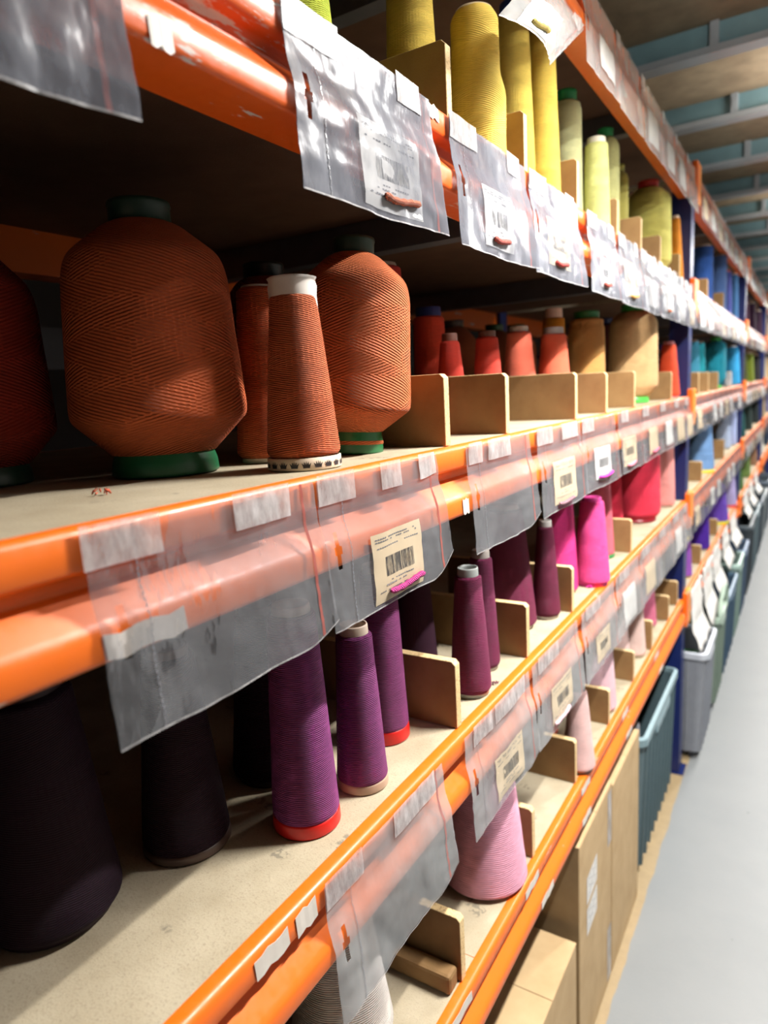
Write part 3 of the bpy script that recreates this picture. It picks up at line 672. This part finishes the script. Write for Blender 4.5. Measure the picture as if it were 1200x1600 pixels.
def bag(y, z, W, H, film, label, group, seed, amp=0.003, bulge=0.004, detail=2, card=None, sample=None, tapes=((0.0, 0.16),), rot=0.0, loc=None, curl=0.0, zipc=True, topx=0.0105, cardlabel='', samplelabel='', quad=None, lift=0.0):
    S = Surf(W, H, seed, amp, bulge, top=topx, curl=curl); S.quad = quad; S.lift = lift
    e = empty('zip_bag', loc or (0, y, z), (rot, 0, 0))
    tag(e, label, 'plastic bag', group)
    nu, nv = ((46, 30), (24, 16), (12, 8))[2-detail]
    V, F, UV = grid_patch(S, 0, 1, 0, 1, nu, nv, 1.0)
    if detail:
        V2, F2, UV2 = grid_patch(S, 0, 1, 0, 1, nu, nv, -1.0)
        n = len(V); V += V2; F += [tuple(reversed([i+n for i in f])) for f in F2]
        UV += [q for f in range(len(F2)) for q in reversed(UV2[f*4:f*4+4])]
    mesh('pouch', V, F, film, e, True, UV)
    if zipc:
        V, F, UV = grid_patch(S, 0.915, 0.93, 0.0, 1.0, 1, nv*2, 1.0, -0.0004)
        mesh('zip_strip', V, F, M['red'], e, True)
    if detail >= 1:
        parts = []
        nd_ = 34 if detail == 2 else 16
        for q in range(nd_):
            v0 = q/nd_; a = S.at(0.155+0.004*(q % 2), v0, 1, 0.0008); b = S.at(0.158-0.004*(q % 2), v0+0.75/nd_, 1, 0.0008)
            w = Vector((0, 0.0006, 0)); parts.append(([a-w, a+w, b+w, b-w], [(0, 1, 2, 3)]))
        V, F = join_vf(parts); mesh('perforated_seam', V, F, M['seam'], e)
        for (ta, tb) in tapes:
            V, F, UV = grid_patch(S, ta, tb, -0.03, 0.17, 6, 4, 1.0, 0.0014)
            o = mesh('tape', V, F, M['tapeclear'], e, True, UV)
        # glossy bottom hem, a thin welded edge
        parts = []
        for q in range(nu):
            a = S.at(q/nu, 1.0, 1, 0.0004); b = S.at((q+1)/nu, 1.0, 1, 0.0004); w = Vector((0, 0, 0.0009))
            parts.append(([a-w, b-w, b+w, a+w], [(0, 1, 2, 3)]))
        V, F = join_vf(parts); mesh('hem', V, F, M['tapeclear'], e)
    mat_w = Matrix.Translation(e.location) @ Matrix.Rotation(rot, 4, 'X')
    if card:
        cm, u0, u1, v0, v1 = card
        V, F, UV = grid_patch(S, u0, u1, v0, v1, 10, 8, 1.0, -0.0005)
        o = mesh('label_card', [mat_w @ Vector(q) for q in V], F, cm, None, True)
        tag(o, cardlabel or 'card in the '+label, 'card', 'printed cards in the bags')
        if detail == 2:
            R2 = random.Random(seed); parts = []; pf = []
            uu = u0+(u1-u0)*0.22; ue = u0+(u1-u0)*0.78
            while uu < ue:
                w = R2.choice((0.0028, 0.0045, 0.007))*0.6; va, vb = v0+(v1-v0)*0.36, v0+(v1-v0)*0.64
                q = [S.at(uu, va, 1, -0.0002), S.at(uu+w, va, 1, -0.0002), S.at(uu+w, vb, 1, -0.0002), S.at(uu, vb, 1, -0.0002)]
                parts.append(([mat_w @ c for c in q], [(0, 3, 2, 1)])); uu += w+R2.choice((0.003, 0.005, 0.008))*0.6
            V, F = join_vf(parts); mesh('barcode', V, F, M['ink'], o)
            parts = []
            for (fa, fb, fv) in ((0.06, 0.94, 0.07), (0.06, 0.9, 0.11), (0.08, 0.5, 0.2), (0.62, 0.92, 0.2), (0.3, 0.75, 0.7), (0.2, 0.6, 0.75), (0.08, 0.9, 0.83)):
                nn = int((fb-fa)*26)
                for q in range(nn):
                    if R2.random() < 0.25: continue
                    a = u0+(u1-u0)*(fa+(fb-fa)*q/nn); b = a+(u1-u0)*(fb-fa)/nn*0.75; va = v0+(v1-v0)*fv; vb = va+(v1-v0)*0.018
                    Q = [S.at(a, va, 1, -0.0002), S.at(b, va, 1, -0.0002), S.at(b, vb, 1, -0.0002), S.at(a, vb, 1, -0.0002)]
                    parts.append(([mat_w @ c for c in Q], [(0, 3, 2, 1)]))
            V, F = join_vf(parts); mesh('text_lines', V, F, M['greyink'], o)
    if sample:
        rgb, u0, u1, v = sample
        V, F, UV = [], [], []; nn, ns = 14, 8
        for i in range(nn+1):
            t = i/nn; c = mat_w @ (S.at(u0+(u1-u0)*t, v+0.012*sin(t*5), 1, 0.003)); r = 0.0042*(0.75+0.3*sin(t*pi*5)**2)*(1 if 0 < i < nn else 0.55)
            for j in range(ns):
                a = 2*pi*j/ns; V.append((c.x+r*cos(a), c.y, c.z+r*sin(a)))
        for i in range(nn):
            for j in range(ns):
                jj = (j+1) % ns; F.append((i*ns+j, i*ns+jj, (i+1)*ns+jj, (i+1)*ns+j)); UV += [(j/ns, i*0.003), (jj/ns, i*0.003), (jj/ns, (i+1)*0.003), (j/ns, (i+1)*0.003)]
        F.append(tuple(range(ns))); UV += [(0, 0)]*ns; F.append(tuple(reversed(range(nn*ns, nn*ns+ns)))); UV += [(0, 0)]*ns
        o = mesh('thread_sample', V, F, TH(rgb, 4, 600), None, True, UV)
        tag(o, samplelabel or 'thread twist in the '+label, 'thread sample', 'thread samples in the bags')
    return e

def ordn(i): return nth[i+1]
PKR = (206, 100, 88)
# bags on the nearest bay, upper shelf beam
ROW3 = [(0.055, .30, None, None), (0.515, .29, (M['white'], .36, .80, .42, .96), ((196, 112, 84), .48, .76, .87)), (0.875, .29, (M['white'], .30, .66, .42, .93), (PKR, .38, .58, .86)),
        (1.185, .285, (M['cream'], .24, .68, .38, .88), ((214, 84, 80), .34, .58, .84)), (1.545, .255, (M['white'], .3, .6, .5, .9), (PKR, .35, .55, .86)), (1.83, .25, (M['cream'], .15, .66, .32, .88), ((226, 170, 90), .35, .6, .86)),
        (2.10, .25, (M['white'], .25, .7, .4, .9), None), (2.37, .25, (M['white'], .25, .7, .4, .9), ((226, 120, 70), .4, .6, .86)), (2.64, .25, (M['white'], .2, .8, .35, .95), None), (2.91, .22, (M['cream'], .2, .8, .35, .95), None)]
for i, (y, W, cd, sm) in enumerate(ROW3):
    bag(y+(0.0, 0.035, 0.02)[min(i, 2)], T3-0.003, W, 0.168, M['film_t'], 'crumpled zip bag on the upper beam, %s from the left' % ordn(i), 'bags on the upper beam', 30+i, 0.0045, 0.005,
        2 if i < 6 else 1, cd, sm, tapes=((0.0, 0.3), (0.7, 0.9)) if i > 0 else ((0, .3),), curl=0.01)
ROW2 = [(0.262, .265, None, None, ((-0.01, .25), (.55, .84))), (0.532, .268, (M['cream'], .30, .72, .46, .97), ((190, 60, 130), .40, .70, .90), ((0, .25), (.45, .62), (.8, .97))), (0.897, .27, None, None, ((0.28, .62), (.02, .2))),
        (1.205, .285, (M['cream'], .24, .72, .40, .93), ((150, 110, 120), .3, .62, .92), ((.0, .3), (.5, .9))), (1.505, .30, (M['white'], .24, .7, .42, .88), ((224, 60, 180), .3, .7, .84), ((.0, .3),)), (1.845, .27, (M['cream'], .08, .6, .42, .9), ((240, 150, 170), .2, .5, .88), ((.1, .4),)),
        (2.13, .27, (M['cream'], .3, .8, .4, .9), ((240, 120, 150), .4, .7, .86), ((.1, .4),)), (2.42, .26, (M['white'], .3, .8, .4, .9), None, ((.1, .4),)), (2.70, .25, (M['cream'], .2, .8, .4, .95), None, ((.1, .4),)), (2.96, .2, (M['cream'], .2, .8, .4, .95), None, ((.1, .4),))]
for i, (y, W, cd, sm, tp) in enumerate(ROW2):
    bag(y+0.02, T2-0.004, W, 0.163, M['film_m'], 'clear zip bag taped to the middle beam, %s from the left' % ordn(i), 'bags on the middle beam', 60+i, 0.0035, 0.006,
        2 if i < 6 else 1, cd, sm, tapes=tp, curl=0.008, lift=(0.018, 0.032, 0.022)[i] if i < 3 else 0.006)
ROW1 = [(0.50, .285, None, None, ((.0, .25), (.5, .9))), (0.862, .285, (M['cream'], .32, .75, .48, .93), None, ((.1, .35), (.4, .9))), (1.165, .30, (M['cream'], .28, .72, .46, .92), ((230, 190, 200), .3, .6, .9), ((.1, .5),)),
        (1.50, .31, (M['cream'], .3, .7, .5, .9), None, ((.1, .5),)), (1.835, .29, (M['white'], .2, .7, .35, .95), None, ((.1, .5),)), (2.145, .28, (M['cream'], .2, .7, .35, .9), None, ((.1, .5),)), (2.44, .27, None, None, ((.1, .5),)),
        (2.73, .26, (M['white'], .2, .7, .35, .9), None, ((.1, .5),)), (2.98, .19, None, None, ((.1, .5),))]
for i, (y, W, cd, sm, tp) in enumerate(ROW1):
    bag(y+0.016, T1-0.005, W, 0.172, M['film_b'], 'milky zip bag on the second lowest beam, %s from the left' % ordn(i), 'bags on the second beam', 90+i, 0.004, 0.005,
        2 if i < 4 else 1, cd, sm, tapes=tp, curl=0.008, lift=0.02 if i < 3 else 0.006)
ROW4 = [(1.50, .275, (M['white'], .38, .85, .45, .85), None), (1.79, .26, None, None), (2.075, .29, (M['white'], .2, .7, .35, .9), None), (2.385, .22, (M['white'], .2, .8, .4, .9), None), (2.63, .21, (M['white'], .2, .8, .3, .9), None), (2.87, .24, None, None)]
for i, (y, W, cd, sm) in enumerate(ROW4):
    bag(y+0.03, T4-0.004, W, 0.168, M['film_b'], 'milky zip bag on the top beam, nearest bay, %s from the left' % ordn(i+1), 'bags on the top beam', 120+i, 0.004, 0.004, 1, cd, sm, curl=0.004)
# tilted bag hanging by one corner at the left end of the top row
bag(0, 0, .27, 0.2, M['film_b'], 'zip bag hanging askew by one corner at the left end of the top beam', 'bags on the top beam', 140, 0.005, 0.006, 2,
    (M['white'], .16, .62, .40, .96), ((226, 200, 110), .28, .52, .88), loc=(0, 0, 0), tapes=((.7, .95),),
    quad=((.020, 1.25, EYE+.69), (.020, 1.52, EYE+.70), (.062, .955, EYE+.490), (.062, 1.165, EYE+.50)),
    cardlabel='white card in the zip bag hanging askew on the top beam', samplelabel='yellow thread twist in the zip bag hanging askew')
# farther bays
seed = 200
for b in (1, 2, 3):
    y0, y1 = bay_span(b)
    for t in (4, 3, 2, 1):
        nb = 9
        for i in range(nb):
            y = y0+0.03+i*(y1-y0-0.06)/nb; seed += 1
            W = (y1-y0)/nb*0.93
            has = rb.random() < 0.75 and b < 3
            bag(y, TIER[t]-0.004, W, 0.165, M['film_f'], 'hazy zip bag on the %s beam, %s bay, %s from its left' % (TN[t], BAYN[b], ordn(i)), 'bags on the %s bay' % BAYN[b], seed, 0.005, 0.004, 0,
                (rb.choice((M['white'], M['cream'])), .22, .75, .35, .9) if has else None, None, zipc=b < 3, curl=0.006)
# long loose white sheets hanging from the lowest beam of the second and third bay
for i, (y, W, H) in enumerate(((3.30, .34, .29), (3.72, .36, .30), (4.14, .34, .26), (4.60, .36, .22), (5.10, .4, .2), (6.2, .4, .2), (6.8, .4, .2), (7.5, .4, .2))):
    S = Surf(W, H, 300+i, 0.02, 0.0, low=0.06)
    V, F, UV = grid_patch(S, 0, 1, 0, 1, 16, 14, 1.0)
    o = mesh('paper_sheet', V, F, M['white'], None, True, loc=(0.002, y, T0-0.004))
    o.modifiers.new('thickness', 'SOLIDIFY').thickness = 0.0008
    tag(o, 'loose white sheet hanging from the lowest beam over the grey bins, %s from the left' % ordn(i), 'paper sheet', 'white sheets over the bins')

# leftover tape scraps on beams
def scrap(y, z, w, h, x, label, mat=None, tilt=0.0):
    V, F = [], []; nu = 5
    for i in range(nu+1):
        for j in (0, 1):
            yy = y+w*i/nu; V.append((x+0.0002*(i % 2), yy+0.002*j, z-h*j+0.002*sin(i*2.1+y*9)))
    F = [(2*i, 2*i+1, 2*i+3, 2*i+2) for i in range(nu)]
    o = mesh('tape_scrap', V, F, mat or M['tape']); o.modifiers.new('thickness', 'SOLIDIFY').thickness = 0.0004
    tag(o, label, 'tape', 'torn tape scraps on the beams')
scrap(0.405, T1-0.008, 0.05, 0.022, 0.0092, 'short strip of torn tape on the second beam, nearest the bottom edge of the picture')
scrap(0.468, T1-0.006, 0.034, 0.026, 0.0092, 'short strip of torn tape on the second beam just left of the milky bag')
scrap(0.385, T3-0.085, 0.022, 0.02, 0.0170, 'small square tape scrap on the lower lip of the upper beam, between two bags')
scrap(0.285, T2-0.080, 0.075, 0.020, 0.0172, 'grey tape patch on the lower lip of the middle beam behind the leftmost clear bag')
scrap(0.84, T3-0.004, 0.03, 0.016, 0.0092, 'white speckled tape scrap on the upper beam between the second and third bags')
scrap(0.888, T2-0.078, 0.02, 0.022, 0.0172, 'curled tape scrap on the middle beam beside the empty bag')
for i, (y, zz, x) in enumerate(((0.80, -0.006, .0092), (1.13, -0.010, .0092), (1.20, -0.079, .0172), (1.52, -0.010, .0092), (1.50, -0.079, .0172), (1.95, -0.01, .0092), (1.97, -0.079, .0172), (2.45, -.01, .0092), (2.5, -.079, .0172))):
    scrap(y, T0+zz, 0.075, 0.018, x, 'white tape strip on the lowest beam, %s one going right' % ordn(i))
scrap(0.80, T0-0.079, 0.05, 0.018, .0172, 'peeling tape strip on the lower lip of the lowest beam at the picture bottom')

# lint tufts
def lint(x, y, z, rgb, s, label):
    V, F = [], []; R2 = random.Random(int(y*1000)); parts = []
    for k in range(9):
        p = Vector((R2.uniform(-1, 1), R2.uniform(-1, 1), R2.uniform(0, 0.6)))*s; d = Vector((R2.uniform(-1, 1), R2.uniform(-1, 1), R2.uniform(-.2, .8))).normalized()*s
        r = s*0.16; ring = []
        for q in range(5):
            c = p+d*(q/4-0.5)+Vector((0, 0, abs(sin(q*1.3))*s*0.3))
            ring.append([(c.x+r*cos(a*pi/2), c.y+r*sin(a*pi/2)*0.7, max(0.0002, c.z+r*sin(a*pi/2))) for a in range(4)])
        v = [a for g in ring for a in g]; f = [(g*4+a, g*4+(a+1) % 4, g*4+4+(a+1) % 4, g*4+4+a) for g in range(4) for a in range(4)]
        parts.append((v, f))
    V, F = join_vf(parts); o = mesh('lint_tuft', V, F, PL(rgb, 0.9), None, True, loc=(x, y, z+0.0004)); tag(o, label, 'lint')
lint(-0.03, 0.925, T2, (226, 120, 100), 0.006, 'coral lint tuft on the middle shelf beside the rough edged divider')
lint(-0.03, 1.235, T1, (90, 40, 60), 0.006, 'maroon lint tuft on the second shelf beside the second divider')
lint(-0.018, 1.07, T1, (100, 36, 60), 0.005, 'maroon lint tuft at the foot of the front slim maroon cone')
lint(-0.02, 1.72, T1, (250, 60, 180), 0.008, 'hot pink lint tuft in front of the bright pink cones')
lint(-0.13, 0.40, T2, (200, 90, 60), 0.006, 'terracotta thread snip on the deck left of the huge spool')

# ------------------------------------------------------------------ cartons
def carton(x1, y0, y1, z0, z1, depth, label, open_top=False, flap=0.0, labels=False, tape_y=None):
    e = empty('carton', (0, y0, z0)); W = y1-y0; H = z1-z0
    t = 0.005
    V, F = join_vf([box_vf(x1-depth, x1, 0, t, 0, H), box_vf(x1-depth, x1, W-t, W, 0, H), box_vf(x1-t, x1, t, W-t, 0, H), box_vf(x1-depth, x1-depth+t, t, W-t, 0, H), box_vf(x1-depth, x1, t, W-t, 0, t)])
    bevel_mod(mesh('body', V, F, M['card'], e), 0.0015, 1)
    f = W/2-0.001
    for s in (0, 1):
        a, b = (0, f) if s == 0 else (W-f, W)
        V = [(x1-depth, a, H), (x1, a, H), (x1, b, H+ (0.0 if not open_top else 0.02)), (x1-depth, b, H+(0.0 if not open_top else 0.02))]
        V = V+[(x, y, z+0.004) for x, y, z in V]; F = [(0,3,2,1),(4,5,6,7),(0,1,5,4),(1,2,6,5),(2,3,7,6),(3,0,4,7)]
        mesh('flap', V, F, M['card'], e)
    if tape_y is not None:
        mesh('packing_tape', [(x1+0.0008, tape_y, H*0.98), (x1+0.0008, tape_y+0.045, H*0.98), (x1+0.0008, tape_y+0.045, H*0.72), (x1+0.0008, tape_y, H*0.72)], [(0, 3, 2, 1)], M['tapeclear'], e)
        mesh('packing_tape', [(x1+0.0008, tape_y, H*0.3), (x1+0.0008, tape_y+0.045, H*0.3), (x1+0.0008, tape_y+0.045, H*0.02), (x1+0.0008, tape_y, H*0.02)], [(0, 3, 2, 1)], M['tapeclear'], e)
    if labels:
        for zz in (H*0.80, H*0.655):
            o = mesh('address_label', [(x1+0.001, 0.07, zz), (x1+0.001, 0.17, zz+0.012), (x1+0.001, 0.17, zz-0.068), (x1+0.001, 0.07, zz-0.08)], [(0, 3, 2, 1)], M['white'], e)
            parts = []
            for r in range(6):
                for c in range(5):
                    if (r*5+c) % 4 == 3: continue
                    ya = 0.078+c*0.017; za = zz-0.008-r*0.011+(ya-0.07)*0.12
                    parts.append(([(x1+0.0015, ya, za), (x1+0.0015, ya+0.013, za+0.0015), (x1+0.0015, ya+0.013, za-0.0015), (x1+0.0015, ya, za-0.003)], [(0, 3, 2, 1)]))
            V, F = join_vf(parts); mesh('print', V, F, M['greyink'], o)
    tag(e, label, 'carton', 'cardboard cartons under the rack'); return e
carton(-0.005, 1.545, 1.885, 0, 0.655, 0.42, 'tall cardboard carton with two white address labels on the floor under the rack', labels=True, tape_y=0.29)
carton(-0.005, 1.895, 2.27, 0, 0.635, 0.42, 'tall plain cardboard carton between the labelled carton and the grey crate')
e = carton(0.0, 1.12, 1.50, 0, 0.42, 0.17, 'low cardboard carton in front of the labelled one at the bottom of the picture')
e.rotation_euler = (0, 0, radians(0))

# ------------------------------------------------------------------ crates
def crate(x1, y0, y1, H, depth, rgb, label, arch=False, slots=False, z0=0.0, ribs=9, wheels=True):
    e = empty('storage_crate', (0, y0, z0)); W = y1-y0; tp = 0.02
    m = PL(rgb, 0.42); m2 = PL(tuple(min(255, int(c*1.3+18)) for c in rgb), 0.4)
    def ring(x0, x1_, ya, yb, z, r=0.03, n=4):
        P = []
        for cx, cy, a0 in ((x1_-r, ya+r, -pi/2), (x1_-r, yb-r, 0), (x0+r, yb-r, pi/2), (x0+r, ya+r, pi)):
            for i in range(n+1):
                a = a0+pi/2*i/n; P.append((cx+r*cos(a), cy+r*sin(a), z))
        return P
    xb = x1-depth; fz = 0.04
    rings = [ring(xb+tp, x1-tp, tp, W-tp, fz), ring(xb+0.004, x1-0.004, 0.004, W-0.004, H-0.02), ring(xb+0.009, x1-0.009, 0.009, W-0.009, H-0.02), ring(xb+tp+.006, x1-tp-.006, tp+.006, W-tp-.006, fz+0.006)]
    V = [p for r_ in rings for p in r_]; n = len(rings[0]); F = []
    for k in range(3):
        for i in range(n): j = (i+1) % n; F.append((k*n+i, k*n+j, (k+1)*n+j, (k+1)*n+i))
    F.append(tuple(reversed(range(n)))); F.append(tuple(range(3*n, 4*n)))
    parts = [(V, F)]
    for i in range(ribs):      # vertical ribs on the front
        yy = 0.05+(W-0.1)*i/(ribs-1)
        a = [(x1-tp-0.001, yy-0.003, fz), (x1-tp+0.009, yy-0.003, fz), (x1+0.003, yy-0.003, H-0.03), (x1-0.006, yy-0.003, H-0.03)]
        b = [(x, y+0.006, z) for x, y, z in a]
        parts.append((a+b, [(0, 1, 2, 3), (7, 6, 5, 4), (0, 4, 5, 1), (1, 5, 6, 2), (2, 6, 7, 3), (3, 7, 4, 0)]))
    for i in range(3):
        xx = xb+0.08+(depth-0.16)*i/2
        a = [(xx-0.003, tp+0.001, fz), (xx-0.003, tp-0.009, fz), (xx-0.003, -0.002, H-0.03), (xx-0.003, 0.006, H-0.03)]
        b = [(x+0.006, y, z) for x, y, z in a]
        parts.append((a+b, [(3, 2, 1, 0), (4, 5, 6, 7), (1, 5, 4, 0), (2, 6, 5, 1), (3, 7, 6, 2), (0, 4, 7, 3)]))
    V, F = join_vf(parts); mesh('body', V, F, m, e)
    # rolled rim
    ro = ring(xb-0.008, x1+0.008, -0.008, W+0.008, 0, 0.036); ri = ring(xb+0.008, x1-0.008, 0.008, W-0.008, 0, 0.024)
    V, F = [], []
    for (rg, z) in ((ro, H-0.032), (ro, H-0.003), (ri, H), (ri, H-0.02), (ri, H-0.036)):
        V += [(x, y, z) for x, y, _ in rg]
    for k in range(4):
        for i in range(n): j = (i+1) % n; F.append((k*n+i, k*n+j, (k+1)*n+j, (k+1)*n+i))
    for i in range(n): j = (i+1) % n; F.append((4*n+i, 4*n+j, j, i))
    o = mesh('rim', V, F, m2, e); bevel_mod(o, 0.002)
    V, F = join_vf([box_vf(x1-0.006, x1+0.008, W*0.3, W*0.7, H-0.075, H-0.035)]); bevel_mod(mesh('grip', V, F, m2, e), 0.006)
    if arch:
        P = []; V, F = [], []
        for i in range(17):
            a = pi*i/16; c = Vector((x1, W*0.5-cos(a)*W*0.44, H+sin(a)*0.13))
            for q in range(6): V.append((c.x+0.012*cos(q*pi/3), c.y+0.012*sin(q*pi/3)*cos(a), c.z+0.012*sin(q*pi/3)*sin(a)+0.008*cos(q*pi/3)))
        for i in range(16):
            for q in range(6): F.append((i*6+q, i*6+(q+1) % 6, i*6+6+(q+1) % 6, i*6+6+q))
        mesh('handle', V, F, m2, e, True)
    if wheels:
        for yy in (0.05, W-0.05):
            for xx in (x1-0.06, xb+0.06):
                lo = lathe('castor', [(0.018, -0.01), (0.02, -0.008), (0.02, 0.008), (0.018, 0.01), (0.0005, 0.01)], M['ink'], e, 20)
                lo.rotation_euler = (0, radians(90), 0); lo.location = (xx, yy, 0.0205)
    tag(e, label, 'storage crate', 'plastic crates on the floor'); return e
crate(0.0, 2.335, 3.03, 0.57, 0.42, (84, 104, 110), 'teal grey ribbed crate right of the cartons, left of the first upright')
CR = [(3.29, 3.69, .55, (136, 140, 148), 'light grey bin just beyond the first upright', 0), (3.86, 4.24, .54, (112, 128, 116), 'sage green bin with arched handle', 1), (4.30, 4.90, .53, (58, 80, 100), 'slate blue crate behind the arched bin', 0),
      (4.98, 5.40, .56, (120, 142, 134), 'pale green grey crate after the slate blue one', 0), (5.46, 5.86, .55, (70, 88, 110), 'blue grey crate before the second upright', 0), (6.03, 6.6, .62, (52, 60, 66), 'dark charcoal bin beyond the second upright', 0),
      (6.75, 7.3, .60, (90, 106, 112), 'grey crate after the charcoal bin', 0), (7.5, 8.0, .58, (60, 70, 80), 'dusky crate far down the aisle', 0), (8.1, 8.6, .56, (120, 128, 130), 'light crate far down the aisle', 0), (8.8, 9.5, .6, (70, 80, 90), 'farthest dark crate down the aisle', 0)]
for y0, y1, H, rgb, lb, ar in CR: crate(0.085, y0, y1, H, 0.34, rgb, lb, arch=bool(ar), ribs=5)
# things inside crates
cone(-0.10, 2.50, 0.048, 0.50, 0.07, 0.05, (150, 152, 160), label='grey cone sticking up in the teal grey crate', tube_h=0.01)
o = lathe('plastic_cup', [(0.03, 0), (0.045, 0.09), (0.042, 0.09), (0.028, 0.004), (0.0005, 0.004)], PL((40, 170, 70)), None, 32, loc=(0.0, 3.44, 0.40)); 
tag(o, 'green plastic cup lying in the light grey bin', 'cup')
bpy.data.objects.remove(o)
cone(0.0, 3.46, 0.048, 0.44, 0.055, 0.045, (26, 28, 34), cap=(40, 180, 80), label='black cone with green cap standing in the light grey bin', tube_h=0.03)
